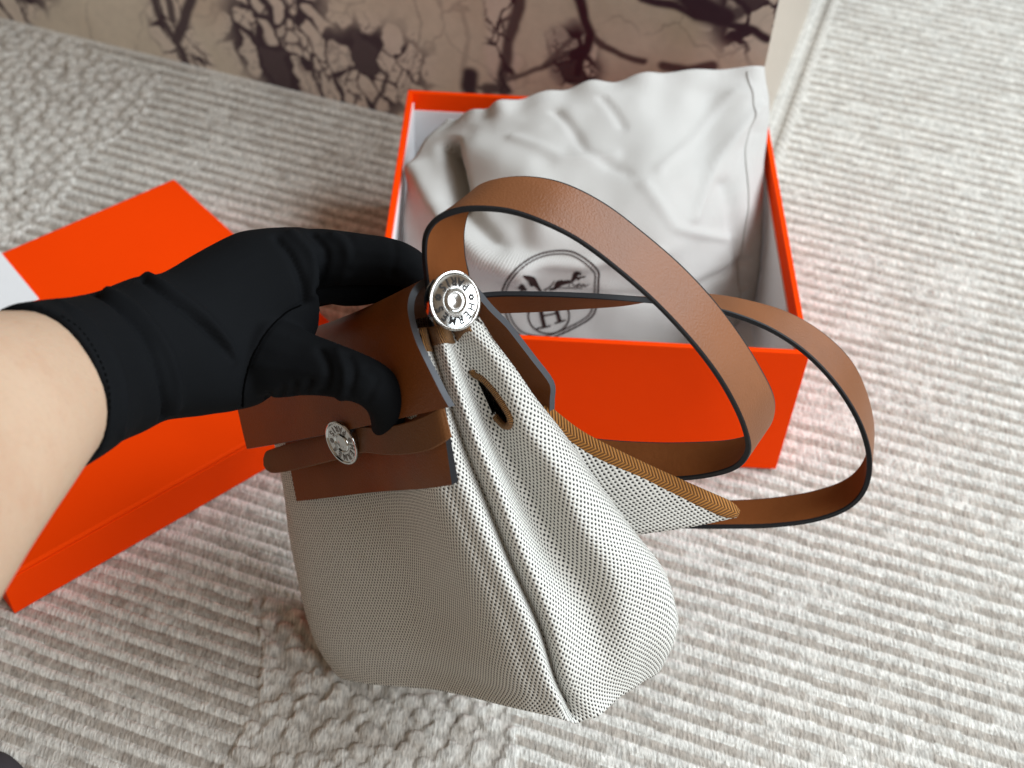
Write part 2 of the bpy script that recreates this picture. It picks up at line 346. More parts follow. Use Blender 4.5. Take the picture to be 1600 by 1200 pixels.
    tag(ob, 'beige marble block with dark purple veins standing on the carpet behind the box', 'marble block')
build_marble()

# ------------------------------------------------------------------ orange box and its lid
def frame(cx, cy, yaw):
    c, s = math.cos(yaw), math.sin(yaw); return lambda x, y, z: np.array([cx+c*x-s*y, cy+s*x+c*y, z])
def boxmesh(name, fr, x0, x1, y0, y1, z0, z1, mat, parent, bev=.0006):
    V = [fr(x, y, z) for z in (z0, z1) for x, y in ((x0, y0), (x1, y0), (x1, y1), (x0, y1))]
    o = mesh(name, V, [(3, 2, 1, 0), (4, 5, 6, 7), (0, 1, 5, 4), (1, 2, 6, 5), (2, 3, 7, 6), (3, 0, 4, 7)], mat, False, parent)
    if bev: m = o.modifiers.new('b', 'BEVEL'); m.width = bev; m.segments = 2
    return o
BX, BY, BYAW, BW, BD, BH = .0498, .7737, .0111, .30, .2916, .1258
def build_box():
    t = thing('gift_box', 'open orange cardboard box with white lining holding a grey cloth pouch', 'box'); fr = frame(BX, BY, BYAW)
    w, d, k = BW/2, BD/2, .0042; L = .0012; z0 = .004; lz = BH-.017
    boxmesh('base_panel', fr, -w, w, -d, d, z0, z0+.004, M_ORANGE, t)
    zb = z0+.004
    boxmesh('front_wall', fr, -w, w, -d, -d+k, zb, BH, M_ORANGE, t); boxmesh('back_wall', fr, -w, w, d-k, d, zb, BH, M_ORANGE, t)
    boxmesh('side_wall', fr, -w, -w+k, -d+k, d-k, zb, BH, M_ORANGE, t); boxmesh('side_wall', fr, w-k, w, -d+k, d-k, zb, BH, M_ORANGE, t)
    i0, j0 = w-k, d-k
    boxmesh('lining', fr, -i0, i0, -j0, -j0+L, zb, lz, M_WHITE, t, 0); boxmesh('lining', fr, -i0, i0, j0-L, j0, zb, lz, M_WHITE, t, 0)
    boxmesh('lining', fr, -i0, -i0+L, -j0+L, j0-L, zb, lz+.008, M_WHITE, t, 0); boxmesh('lining', fr, i0-L, i0, -j0+L, j0-L, zb, lz, M_WHITE, t, 0)
    boxmesh('lining_floor', fr, -i0+L, i0-L, -j0+L, j0-L, zb, zb+.0015, M_WHITE, t, 0)
    # ribbon tab poking over the back rim
LX, LY, LYAW, LH = -.3113, .6762, .7636, .0411
def build_lid():
    t = thing('box_lid', 'flat orange cardboard box lid lying on the carpet under the arm', 'box lid'); fr = frame(LX, LY, LYAW); w, d, k = .152, .1478, .0035
    boxmesh('top_panel', fr, -w, w, -d, d, LH-.004, LH, M_ORANGE, t, .0018); zt = LH-.004
    boxmesh('front_skirt', fr, -w, w, -d, -d+k, .003, zt, M_ORANGE, t); boxmesh('back_skirt', fr, -w, w, d-k, d, .003, zt, M_ORANGE, t)
    boxmesh('side_skirt', fr, -w, -w+k, -d+k, d-k, .003, zt, M_ORANGE, t); boxmesh('side_skirt', fr, w-k, w, -d+k, d-k, .003, zt, M_ORANGE, t)
build_box(); build_lid()
# white card on the lid, dark cloth at the corner
def flat_slab(name, P, z, th, mat, label, cat):
    V = [A3([*atz(x, y, z)[:2], z+dz]) for dz in (0, th) for x, y in P]; n = len(P)
    F = [tuple(range(n))[::-1], tuple(range(n, 2*n))]+[(i, (i+1) % n, n+(i+1) % n, n+i) for i in range(n)]
    return tag(mesh(name, V, F, mat, False), label, cat)
flat_slab('white_card', [(61, 468), (-5, 388), (-140, 470), (-80, 560)], LH+.0006, .0012, M_CARD, 'white card lying on the orange lid at the left edge', 'card')
def build_cloth():
    g = np.linspace(0, 1, 24); V = []; uvs = []
    c = [atz(*p, 0) for p in ((-70, 1158), (52, 1212), (30, 1330), (-150, 1330))]
    for v in g:
        for u in g:
            p = (c[0]*(1-u)+c[1]*u)*(1-v)+(c[3]*(1-u)+c[2]*u)*v; e = min(v, 1-v, u, 1-u)
            p = p+np.array([0, 0, .003+.006*min(1, e*6)+.004*(fbm(np.array([u*6]), np.array([v*6]), 141)[0]-.5)]); V.append(p+[.004*math.sin(9*u), .004*math.sin(11*u+1), 0]); uvs.append((u, v))
    o = mesh('dark_cloth', V, gridfaces(24, 24), M_DARKCLOTH, True, None, uvs); s_ = o.modifiers.new('s', 'SOLIDIFY'); s_.thickness = .002; s_.offset = -1
    tag(o, 'charcoal cloth corner lying on the carpet at the lower left', 'cloth')
build_cloth()

# ------------------------------------------------------------------ dust bag in the box
def build_dustbag():
    R = [[(700, 186, .148), (780, 163, .170), (905, 133, .182), (1055, 111, .186), (1197, 103, .178)],
         [(662, 226, .132), (778, 215, .158), (915, 196, .172), (1060, 186, .168), (1204, 180, .148)],
         [(640, 300, .110), (768, 305, .144), (908, 296, .156), (1055, 288, .148), (1196, 268, .122)],
         [(634, 395, .092), (762, 398, .124), (900, 390, .130), (1052, 384, .120), (1194, 365, .090)],
         [(638, 470, .060), (762, 478, .078), (900, 474, .082), (1050, 468, .076), (1186, 440, .055)],
         [(652, 555, .020), (768, 570, .020), (900, 566, .022), (1044, 560, .020), (1172, 492, .020)]]
    G = np.array([[atz(*p) for p in r] for r in R])
    rows = np.array([cr(r, 22) for r in G]); n = rows.shape[1]
    S_ = np.array([cr(rows[:, j], 20) for j in range(n)]).transpose(1, 0, 2); nr = S_.shape[0]
    v, u = np.meshgrid(np.linspace(0, 1, nr), np.linspace(0, 1, n), indexing='ij')
    du = np.gradient(S_, axis=1); dv = np.gradient(S_, axis=0); N = np.cross(dv, du); N /= np.linalg.norm(N, axis=2)[..., None]
    if N[..., 2].mean() < 0: N = -N
    def ridge(P, a, s_): return a*np.exp(-(segdist(u, v, P)/s_)**2)
    h = .010*(fbm(u*4.3, v*4, 151, 3)-.5)+.003*(fbm(u*13, v*8, 155, 2)-.5)
    h += ridge([(.02, .33), (.10, .46), (.22, .60), (.34, .66)], .012, .045)-ridge([(.10, .22), (.135, .32), (.155, .42)], .034, .022)-ridge([(.16, .44), (.28, .58)], .007, .03)
    h += ridge([(.20, .26), (.34, .34), (.40, .50)], .006, .06)-ridge([(.30, .44), (.36, .58)], .004, .05)
    h += ridge([(.60, .08), (.68, .30), (.72, .60)], .005, .07)+ridge([(.93, .12), (.90, .3), (.93, .5)], .006, .05)-ridge([(.84, .1), (.83, .3)], .005, .05)-ridge([(.955, .26), (.90, .42)], .004, .03)
    for P, a, w_ in (([(.97, .16), (.86, .34), (.80, .52)], .0040, .014), ([(.90, .10), (.80, .26), (.70, .36)], .0030, .012), ([(.42, .12), (.50, .28), (.62, .36)], -.0026, .012), ([(.55, .09), (.60, .22)], -.0026, .010), ([(.30, .22), (.44, .30), (.58, .30)], .0028, .016), ([(.12, .50), (.30, .62), (.52, .66), (.70, .62)], .0036, .020), ([(.20, .80), (.45, .76), (.75, .80), (.95, .70)], -.0030, .018), ([(.88, .42), (.92, .60), (.95, .80)], -.0045, .016), ([(.66, .40), (.74, .54), (.90, .60)], .0026, .014)):
        h += ridge(P, a, w_)
    g = np.exp(-(v/.10)**2); h += g*.0042*np.sin(u*46+5*vnoise(u*5, v*0+.5, 157))*(.4+.9*vnoise(u*9, v*0+1.5, 158))
    S_ = S_+N*h[..., None]
    ul = np.cumsum(np.r_[0, np.linalg.norm(np.diff(S_[nr//2], axis=0), axis=1)]); vl = np.cumsum(np.r_[0, np.linalg.norm(np.diff(S_[:, n//2], axis=0), axis=1)])
    UV = np.stack(np.meshgrid(ul, vl), -1).reshape(-1, 2)
    V = list(S_.reshape(-1, 3)); F = gridfaces(nr, n)
    # back layer, a pouch a few cm thick, welded along the rim
    th = (.030*np.minimum(1, 5*np.minimum(u, 1-u))*np.minimum(1, 6*np.minimum(v, 1-v)))[..., None]
    B = (S_-N*(.0025+th)); B[..., 2] = np.maximum(B[..., 2], np.minimum(.012, S_[..., 2]-.002)); o = len(V)
    V2 = V+list(B.reshape(-1, 3)); F2 = F+[tuple(i+o for i in f[::-1]) for f in F]
    bd = [(0, j) for j in range(n)]+[(i, n-1) for i in range(1, nr)]+[(nr-1, j) for j in range(n-2, -1, -1)]+[(i, 0) for i in range(nr-2, 0, -1)]
    ids = [i*n+j for i, j in bd]
    for a, b in zip(ids, ids[1:]+ids[:1]): F2.append((a, a+o, b+o, b))
    t = thing('dust_bag', 'grey cotton drawstring pouch with a brown printed emblem resting in the orange box', 'pouch')
    mesh('pouch', V2, F2, M_TWILL, True, t, np.vstack([UV, UV]))
    # stitched hem along right side and bottom
    hv = S_[2:, n-6]+N[2:, n-6]*.0004; tv, tf = tube(hv, .0007, 5); mesh('hem_seam', tv, tf, MB('seam_thread', (.40, .38, .36), .9).m, True, t)
    Bv = bvh(V, F)
    def stroke(P, w):
        P = cr(P, 8) if len(P) > 2 else resample(P, 10); out = []; Fq = []
        for i, p in enumerate(P):
            q = P[min(i+1, len(P)-1)]-P[max(i-1, 0)]; q = q/(np.linalg.norm(q)+1e-9); nn = np.array([-q[1], q[0]])
            ww = w if np.isscalar(w) else np.interp(i/(len(P)-1), np.linspace(0, 1, len(w)), w)
            a = hit(Bv, *(p+nn*ww/2), .0005); b = hit(Bv, *(p-nn*ww/2), .0005)
            if a is None or b is None: continue
            out += [a[0], b[0]]
        Fq = [(2*i, 2*i+1, 2*i+3, 2*i+2) for i in range(len(out)//2-1)]; return out, Fq
    Z = lambda P: [(760+a/6, 360+b/6) for a, b in P]
    oct1 = [(150, 560), (190, 470), (280, 360), (420, 260), (560, 205), (700, 188), (820, 205), (940, 275), (1045, 375), (1050, 480), (1045, 600), (1030, 720), (985, 810), (880, 880), (740, 950), (610, 1005), (500, 1020), (330, 985), (230, 890), (180, 770), (150, 650), (150, 560)]
    cx, cy = 600, 610; oct2 = [(cx+(a-cx)*.925, cy+(b-cy)*.925) for a, b in oct1]
    circ = [(585+192*math.cos(a), 800+165*math.sin(a)) for a in np.linspace(0, 2*math.pi, 24)]
    parts = [stroke(Z(oct1), 2.6), stroke(Z(oct2), 2.0), stroke(Z(circ), 2.4)]
    for P, w in (([(505, 700), (520, 800), (545, 905)], 6), ([(650, 690), (665, 770), (690, 855)], 6), ([(520, 800), (600, 785), (668, 772)], 2.6), ([(470, 918), (545, 905), (600, 890)], 2.6), ([(640, 868), (690, 855), (740, 838)], 2.6), ([(470, 705), (505, 700), (560, 690)], 2.6), ([(620, 695), (650, 690), (700, 680)], 2.6),
                 # little horse and carriage
                 ([(345, 425), (380, 440), (430, 465), (475, 520)], [2, 7, 11, 6]), ([(475, 520), (500, 555), (520, 580)], [6, 4, 2]), ([(395, 470), (425, 505), (445, 500)], [3, 6, 4]), ([(300, 545), (330, 520), (350, 540), (375, 560)], [2, 7, 5, 4]), ([(320, 560), (345, 548)], 5), ([(540, 560), (600, 520), (640, 470)], [2, 1.4, 1.2]), ([(590, 555), (640, 540), (690, 500), (760, 480), (800, 480)], [2, 4, 7, 6, 3]),
                 ([(640, 550), (670, 490), (720, 470)], [4, 6, 3]), ([(800, 480), (830, 430), (845, 400), (890, 405)], [3, 8, 7, 3]), ([(850, 455), (880, 440), (930, 430)], [5, 3, 1.5]), ([(770, 525), (790, 480), (830, 520), (860, 500)], [1.2, 1.2, 1.5, 1.2]), ([(850, 530), (870, 495), (890, 525), (910, 500), (925, 522), (960, 500)], [1.5]*6), ([(600, 540), (700, 535), (900, 540)], 1.1)):
        parts.append(stroke(Z(P), w if np.isscalar(w) else list(w)))
    pv, pf = merge(*parts); mesh('printed_emblem', pv, pf, M_PRINT, True, t)
build_dustbag()

# ------------------------------------------------------------------ handbag
BAG = thing('handbag', 'small canvas bag with tan leather flap and long looping strap held by the glove', 'handbag')
TW = np.array([.631, .773, -.068])*.112      # thickness direction front to back
LVL = [  # A far, B mid, C near ridge, V1, R2, V2, R3, E silhouette ; K thickness factor, M factor
    [(524, 1052, 0.8220), (690, 1080, 0.7350), (868, 1121, 0.6550), (899, 1131, 0.6590), (937, 1118, 0.6660), (966, 1092, 0.6800), (1002, 1068, 0.6920), (1036, 1036, 0.7080), .70, .6],
    [(500, 1018, 0.8200), (682, 1050, 0.7340), (873, 1100, 0.6490), (883, 1094, 0.6660), (907, 1083, 0.6600), (949.4, 1058, 0.6690), (998, 1030, 0.6770), (1054, 1000, 0.7000), .67, .6],
    [(482, 975, 0.8150), (668, 1015, 0.7300), (855, 1062, 0.6450), (867, 1058, 0.6605), (891, 1045, 0.6520), (936.5, 1012, 0.6650), (992, 985, 0.6660), (1057, 962, 0.6960), .65, .6],
    [(466, 910, 0.8100), (648, 938, 0.7240), (826, 982, 0.6390), (842, 976, 0.6525), (866, 960, 0.6430), (912.3, 936, 0.6620), (968, 902, 0.6530), (1043, 908, 0.6880), .62, .55],
    [(452, 840, 0.8060), (620, 858, 0.7190), (782, 888, 0.6320), (798, 878, 0.6455), (823, 862, 0.6360), (864.7, 856, 0.6600), (916, 822, 0.6430), (998, 842, 0.6760), .52, .5],
    [(444, 775, 0.8030), (600, 785, 0.7170), (738, 790, 0.6280), (759, 780, 0.6385), (784, 764, 0.6300), (819.3, 770, 0.6560), (872, 738, 0.6360), (934, 758, 0.6620), 0.48, .45],
    [(437, 735, 0.8000), (585, 735, 0.7180), (710, 722, 0.6250), (732, 714, 0.6335), (755, 700, 0.6260), (783.9, 702, 0.6520), (824, 668, 0.6320), (892, 698, 0.6520), 0.42, .4],
    [(428, 690, 0.7980), (570, 680, 0.7220), (691, 652, 0.6230), (709, 648, 0.6295), (730, 636, 0.6230), (753.8, 634, 0.6480), (792, 598, 0.6290), (850, 644, 0.6450), 0.33, .36],
    [(420, 650, 0.7970), (560, 630, 0.7250), (675, 594, 0.6215), (691, 590, 0.6265), (711, 582, 0.6210), (730.4, 580, 0.6420), (764, 552, 0.6260), (813, 590, 0.6380), 0.26, .3],
    [(414, 610, 0.7970), (548, 585, 0.7280), (662, 545, 0.6210), (676, 545, 0.6280), (697, 540, 0.6200), (713, 540, 0.6350), (738, 520, 0.6240), (781, 549, 0.6320), 0.2, .25],
    [(412, 580, 0.7970), (540, 560, 0.7290), (657, 512, 0.6210), (667, 512, 0.6250), (688, 508, 0.6200), (702, 508, 0.6300), (720, 492, 0.6230), (754, 508, 0.6290), 0.16, .22]]
NSEG = [22, 12, 12, 10, 3, 3, 3, 6, 9, 9, 12, 8, 14, 8]; GSEG = [6, 9, 9, 9, 12]
def ring(l):
    a, b, c = l[0], l[1], l[2]; ax = (c[0]-a[0]); q = lambda f, g: (c[0]-ax*f, c[1]+(a[1]-c[1])*f+(b[1]-(a[1]+c[1])/2)*f*1.2, 1/(1/c[2]+(1/a[2]-1/c[2])*g))
    l = l[:2]+[q(.21, .115), q(.075, .020)]+l[2:]; C_, V_, R_ = l[4], l[5], l[6]; mx = lambda A, B, f, g: (A[0]+(B[0]-A[0])*f, A[1]+(B[1]-A[1])*f, A[2]+(B[2]-A[2])*g)
    V_ = (V_[0], V_[1], V_[2]+.0035); l = l[:4]+[C_, mx(C_, V_, .62, .30), V_, mx(V_, R_, .26, .66)]+l[6:]
    P = [at(*p) for p in l[:12]]; K = P[4]+TW*l[12]+FW*.040*min(1, l[12]*1.6); Mk = P[0]+TW*l[13]
    return np.array(P+[K, Mk])
RINGS = np.array([ring(l) for l in LVL])
rr = np.array([cr(r, NSEG, True) for r in RINGS])
CAN = np.array([cr(rr[:, j], 9) for j in range(rr.shape[1])]).transpose(1, 0, 2)
c0 = CAN[0].mean(0); BOT = [c0+(CAN[0]-c0)*k+FW*dz for k, dz in ((.88, .012), (.95, .0055))]
CAN = np.vstack([np.array(BOT), CAN]); NR, NC = CAN.shape[:2]
CI = sum(NSEG[:4])                           # column of the near ridge
sl = np.linalg.norm(np.diff(np.concatenate([CAN, CAN[:, :1]], 1), axis=1), axis=2); mid = NR*45//100
uc = np.r_[0, np.cumsum(sl[mid])][:NC]; Uc = np.tile(uc-uc[CI], (NR, 1))
_rd = CAN[2:, CI]; vh = _rd[-20]-_rd[6]; vh /= np.linalg.norm(vh); _h = CAN[:, NSEG[0]//2]-CAN[:, CI]; _h = _h.mean(0); hh = _h-vh*(_h@vh); hh /= np.linalg.norm(hh)
arc = np.concatenate([np.zeros((NR, 1)), np.cumsum(np.linalg.norm(np.diff(CAN, axis=1), axis=2), axis=1)], 1); ug = arc-arc[:, CI:CI+1]
uf = -((CAN-CAN[:, CI:CI+1])@hh); wfr = sstep(0, 1, (CI-np.arange(NC))/30.)[None]
_j = np.arange(NC); _v1 = CI+GSEG[0]; _r2 = _v1+GSEG[1]; _v2 = _r2+GSEG[2]; _r3 = _v2+GSEG[3]; _m = NR*55//100
u2 = ug[_m, _r2]+arc-arc[:, _r2:_r2+1]; u3 = ug[_m, _r3]+arc-arc[:, _r3:_r3+1]; ug = np.where(_j[None] > _v2, u3, np.where(_j[None] > _v1, u2, ug))
Uc = np.where(np.arange(NC)[None] < CI, uf*wfr+ug*(1-wfr), ug); vproj = (CAN-CAN[2, CI])@vh
vcol_ = np.vstack([np.zeros((1, NC)), np.cumsum(np.linalg.norm(np.diff(CAN, axis=0), axis=2), axis=0)])
kern = np.ones(15)/15; vs = np.array([np.convolve(np.r_[r[-7:], r, r[:7]], kern, 'valid') for r in vcol_])
wv = sstep(0, 1, (np.arange(NC)-CI)/14.)[None]; va = vproj[:1]+vcol_; va = va-(va[NR//2:NR//2+1, CI:CI+1]-vproj[NR//2:NR//2+1, CI:CI+1]); Vc = vproj*(1-wv)+va*wv
def cloth_uv(P, u0, v0, iters=500):
    # flatten the cloth: least-squares potentials whose gradients follow the thread directions
    Tv = np.gradient(P, axis=0); Tu = np.gradient(P, axis=1); kk = np.ones(13)/13
    Tv = Tv/np.linalg.norm(Tv, axis=2)[..., None]
    Tv = np.stack([np.array([np.convolve(np.r_[r[:1].repeat(6), r, r[-1:].repeat(6)], kk, 'valid') for r in Tv[..., c]]) for c in range(3)], -1)
    N = np.cross(Tu, Tv); N /= np.linalg.norm(N, axis=2)[..., None]+1e-12
    Tv = Tv-N*(Tv*N).sum(2)[..., None]; Tv /= np.linalg.norm(Tv, axis=2)[..., None]; Eu = np.cross(Tv, N)
    if (Eu*Tu).sum() < 0: Eu = -Eu
    dj = P[:, 1:]-P[:, :-1]; di = P[1:]-P[:-1]
    def solve(F, x):
        bj = (dj*(F[:, 1:]+F[:, :-1])/2).sum(2); bi = (di*(F[1:]+F[:-1])/2).sum(2); wj = 1/(np.linalg.norm(dj, axis=2)+4e-4); wi = 1/(np.linalg.norm(di, axis=2)+4e-4)
        def At(ej, ei):
            r = np.zeros(x.shape); r[:, 1:] += ej; r[:, :-1] -= ej; r[1:] += ei; r[:-1] -= ei; return r
        A = lambda y: At(wj*(y[:, 1:]-y[:, :-1]), wi*(y[1:]-y[:-1]))
        r = At(wj*bj, wi*bi)-A(x); p = r.copy(); rs = (r*r).sum()
        for _ in range(iters):
            Ap = A(p); al = rs/((p*Ap).sum()+1e-30); x = x+al*p; r = r-al*Ap; rn = (r*r).sum(); p = r+rn/rs*p; rs = rn
            if rn < 1e-14: break
        return x
    return solve(Eu, u0), solve(Tv, v0)
Uc, Vc = cloth_uv(CAN, Uc, Vc)
CUV = np.stack([Uc, Vc], -1).reshape(-1, 2)
CV = CAN.reshape(-1, 3); CF = gridfaces(NR, NC, True); CB = bvh(CV, CF)
slit = [(742, 585), (756, 593), (774, 613), (790, 637), (798, 654), (796, 665), (787, 664), (774, 650), (762, 628), (750, 604)]
cent = proj(np.array([CV[list(f)].mean(0) for f in CF])); fx = np.array([f[0] % NC for f in CF]); fr_ = np.array([f[0]//NC for f in CF])
inside = inpoly(cent[:, 0], cent[:, 1], slit) & (fx > CI+GSEG[0]+GSEG[1]) & (fx < CI+sum(GSEG)+2)
cf2 = [f for f, q in zip(CF, inside) if not q]+[tuple(range(NC))[::-1]]
# uv seam: last ring column wraps, hidden on the back
mesh('canvas_body', CV, cf2, M_CANVAS, True, BAG, CUV)
def patch(name, r0, r1, k0, k1, off, mat, parent=BAG, uvscale=1.):
    ks = np.arange(k0, k1+1); rs = np.arange(r0, r1+1); P = CAN[np.ix_(rs, ks % NC)]
    N = np.cross(np.gradient(P, axis=1), np.gradient(P, axis=0)); N /= np.linalg.norm(N, axis=2)[..., None]
    if ((CC-P)*N).sum(2).mean() < 0: N = -N
    nr, nc = P.shape[:2]; top = P+N*off; bot = P-N*.0003
    V = list(top.reshape(-1, 3))+list(bot.reshape(-1, 3)); o = nr*nc; F = gridfaces(nr, nc)
    bd = [(0, j) for j in range(nc)]+[(i, nc-1) for i in range(1, nr)]+[(nr-1, j) for j in range(nc-2, -1, -1)]+[(i, 0) for i in range(nr-2, 0, -1)]; ids = [i*nc+j for i, j in bd]
    for a, b in zip(ids, ids[1:]+ids[:1]): F.append((a, a+o, b+o, b))
    uv = CUV.reshape(NR, NC, 2)[np.ix_(rs, ks % NC)].reshape(-1, 2)
    return mesh(name, V, F, mat, True, parent, np.vstack([uv, uv]))
i1 = CI+GSEG[0]; i2 = i1+GSEG[1]; i3 = i2+GSEG[2]; i4 = i3+GSEG[3]; i5 = i4+GSEG[4]
LV = lambda k: 2+9*k
for a, b, lo in ((CI-1, i1, LV(9)-1), (i1+2, i3-1, LV(9)+1), (i3+2, i4+1, LV(9)+1)): patch('buttonhole_stitching', lo, NR-1, a, b, .0009, M_THREAD)
# eyelet rim and a dark sheet added behind it for the shade inside
ep = [hit(CB, x, y, .0002)[0] for x, y in cr([(738, 578)]+slit[:8], 5)]
tv, tf = tube(ep, .0018, 8); tuv = np.zeros((len(tv), 2)); tuv[:, 0] = np.repeat(np.r_[0, np.cumsum(np.linalg.norm(np.diff(np.array(ep), axis=0), axis=1))], 8)
mesh('eyelet_binding', tv, tf, M_THREAD, True, BAG, tuv)
sc_ = np.mean(slit, axis=0); lpv = [hit(CB, *(sc_+(np.array(p)-sc_)*1.12)) for p in slit]; lpv = [p[0]-p[1]*.006 for p in lpv]
mesh('eyelet_shade_sheet', lpv+[np.mean(lpv, axis=0)+FW*.004], [(i, (i+1) % len(lpv), len(lpv)) for i in range(len(lpv))], M_LDARK, True, BAG)

def ribbon(name, E1, E2, th, mats, parent=BAG, dome=.0006):
    E1 = A3(E1); E2 = A3(E2); n = len(E1); V = []; c = (E1+E2)/2; T = np.gradient(c, axis=0); Wv = E2-E1
    N = np.cross(T, Wv); N /= np.linalg.norm(N, axis=1)[:, None]; wl = np.linalg.norm(Wv, axis=1)[:, None]; wd = Wv/np.maximum(wl, 1e-6); h = th/2
    dm = np.minimum(dome, wl*.2)
    prof = [E1-wd*dm*0+N*h*.75-wd*dm, E1+N*h+wd*dm*.6, E2+N*h-wd*dm*.6, E2+N*h*.75+wd*dm, E2-N*h*.75+wd*dm, E2-N*h-wd*dm*.6, E1-N*h+wd*dm*.6, E1-N*h*.75-wd*dm]
    V = np.stack(prof, 1).reshape(-1, 3); k = 8; F = []; fm = []
    for i in range(n-1):
        for j in range(k):
            F.append((i*k+j, i*k+(j+1) % k, (i+1)*k+(j+1) % k, (i+1)*k+j)); fm.append([1, 0, 1, 1, 1, 2, 1, 1][j] if len(mats) > 2 else [1, 0, 1, 1, 1, 0, 1, 1][j])
    F += [tuple(range(k))[::-1], tuple(range((n-1)*k, n*k))]; fm += [1, 1]
    o = mesh(name, V, F, mats, True, parent, None, fm)
    b = o.modifiers.new('e', 'EDGE_SPLIT'); b.split_angle = math.radians(18); return o
def solve_ribbon(E1, E2, w, n=14, sign=1):
    """E1 (x,y,d), E2 (x,y): second edge depth from the strap's width"""
    e1 = []; e2 = []
    C1 = cr(E1, n); C2 = cr(E2, n)
    for p, q in zip(C1, C2):
        P = at(*p); r = ray(*q[:2]); o = CC-P; a = r@r; b = 2*r@o; c = o@o-w*w; D = b*b-4*a*c
        d = (-b+sign*math.sqrt(D))/(2*a) if D > 0 else -b/(2*a)
        Q = CC+r*d; Q = P+(Q-P)*w/np.linalg.norm(Q-P); e1.append(P); e2.append(Q)
    e1 = np.array(e1); e2 = np.array(e2)
    D = e2-e1; k = np.ones(9)/9; D = np.stack([np.convolve(np.r_[[D[0, i]]*4, D[:, i], [D[-1, i]]*4], k, 'valid') for i in range(3)], 1); D *= w/np.linalg.norm(D, axis=1)[:, None]
    return e1, e1+D
LM = [M_LEATHER, M_EDGEB, M_FLESH]
# long loop of the strap, near
L1 = [((676, 515, .633), (738, 500)), ((671, 470, .628), (734, 455)), ((666, 430, .622), (729, 425)), ((663, 395, .616), (723, 395)), ((666, 366, .612), (722, 360)), ((680, 345, .609), (729, 330)), ((706, 332, .607), (745, 297)), ((742, 326, .606), (785, 282)), ((795, 330, .606), (832, 280)), ((848, 347, .607), (885, 291)), ((905, 376, .610), (945, 322)), ((965, 421, .614), (1003, 366)), ((1022, 471, .620), (1060, 415)), ((1075, 527, .627), (1110, 468)), ((1118, 582, .636), (1155, 528)), ((1148, 633, .646), (1188, 582)), ((1165, 675, .658), (1206, 622)), ((1168, 705, .670), (1203, 655)), ((1150, 729, .682), (1185, 676)), ((1110, 742, .694), (1145, 690)), ((1055, 748, .704), (1080, 694)), ((990, 747, .712), (1010, 694)), ((910, 738, .722), (925, 688)), ((830, 722, .73), (845, 674))]
e1, e2 = solve_ribbon([a for a, b in L1], [b for a, b in L1], .0245)
ribbon('shoulder_strap', e1, e2, .0034, LM)
L2 = [((700, 470, .70), (712, 497)), ((765, 460, .705), (772, 487)), ((830, 459, .708), (838, 484)), ((900, 461, .712), (908, 479)), ((965, 465, .716), (975, 474)), ((1030, 471, .722), (1045, 462)), ((1090, 480, .727), (1110, 463)), ((1145, 492, .732), (1165, 472)), ((1205, 516, .738), (1228, 490)), ((1260, 553, .744), (1283, 522)), ((1308, 604, .750), (1328, 566)), ((1342, 660, .757), (1352, 618)), ((1358, 715, .765), (1362, 672)), ((1352, 762, .772), (1355, 716)), ((1325, 793, .779), (1326, 750)), ((1275, 812, .785), (1272, 770)), ((1210, 821, .789), (1205, 781)), ((1140, 823, .792), (1135, 785)), ((1060, 822, .795), (1055, 785)), ((980, 816, .798), (975, 780))]
e1, e2 = solve_ribbon([a for a, b in L2], [b for a, b in L2], .0235)
ribbon('shoulder_strap', e1, e2, .0034, LM)

# leather flap: saddle from the front, over the top, down the back
near = [(706, 635, .600), (694, 614, .602), (681, 588, .604), (668, 562, .607), (654, 532, .611), (645, 503, .616), (642, 478, .620), (648, 456, .625), (666, 440, .631), (700, 434, .637), (735, 445, .642), (766, 480, .648), (792, 506, .655), (808, 526, .661), (834, 560, .669), (862, 598, .677), (863, 625, .682), (862, 657, .688)]
nearP = cr([at(*p) for p in near], 4); fv = at(390, 701, .775)-at(706, 635, .600); fv2 = at(385, 560, .80)-at(648, 456, .625)
NN = len(nearP); SEG = 26; FL = []
for j in range(SEG+1):
    t = j/SEG
    row = []
    for i, p in enumerate(nearP):
        a = min(1, i/28.); v = fv*(1-a)+fv2*a
        sag = .010*math.sin(math.pi*t)*max(0, 1-i/26.)*.9
        top = np.array([0, 0, -1.])*.004*math.sin(math.pi*min(1, t*1.2))*math.exp(-((i-32)/9)**2)
        row.append(p+v*t+(-TW/np.linalg.norm(TW))*sag*.35+top)
    FL.append(row)
FL = np.array(FL)
fo = mesh('flap', FL.reshape(-1, 3), gridfaces(SEG+1, NN), [M_LDARK, M_EDGEG], True, BAG)
sm = fo.modifiers.new('s', 'SOLIDIFY'); sm.thickness = .0036; sm.offset = 0; sm.material_offset_rim = 1; sm.use_quality_normals = True
es = fo.modifiers.new('e', 'EDGE_SPLIT'); es.split_angle = math.radians(50)

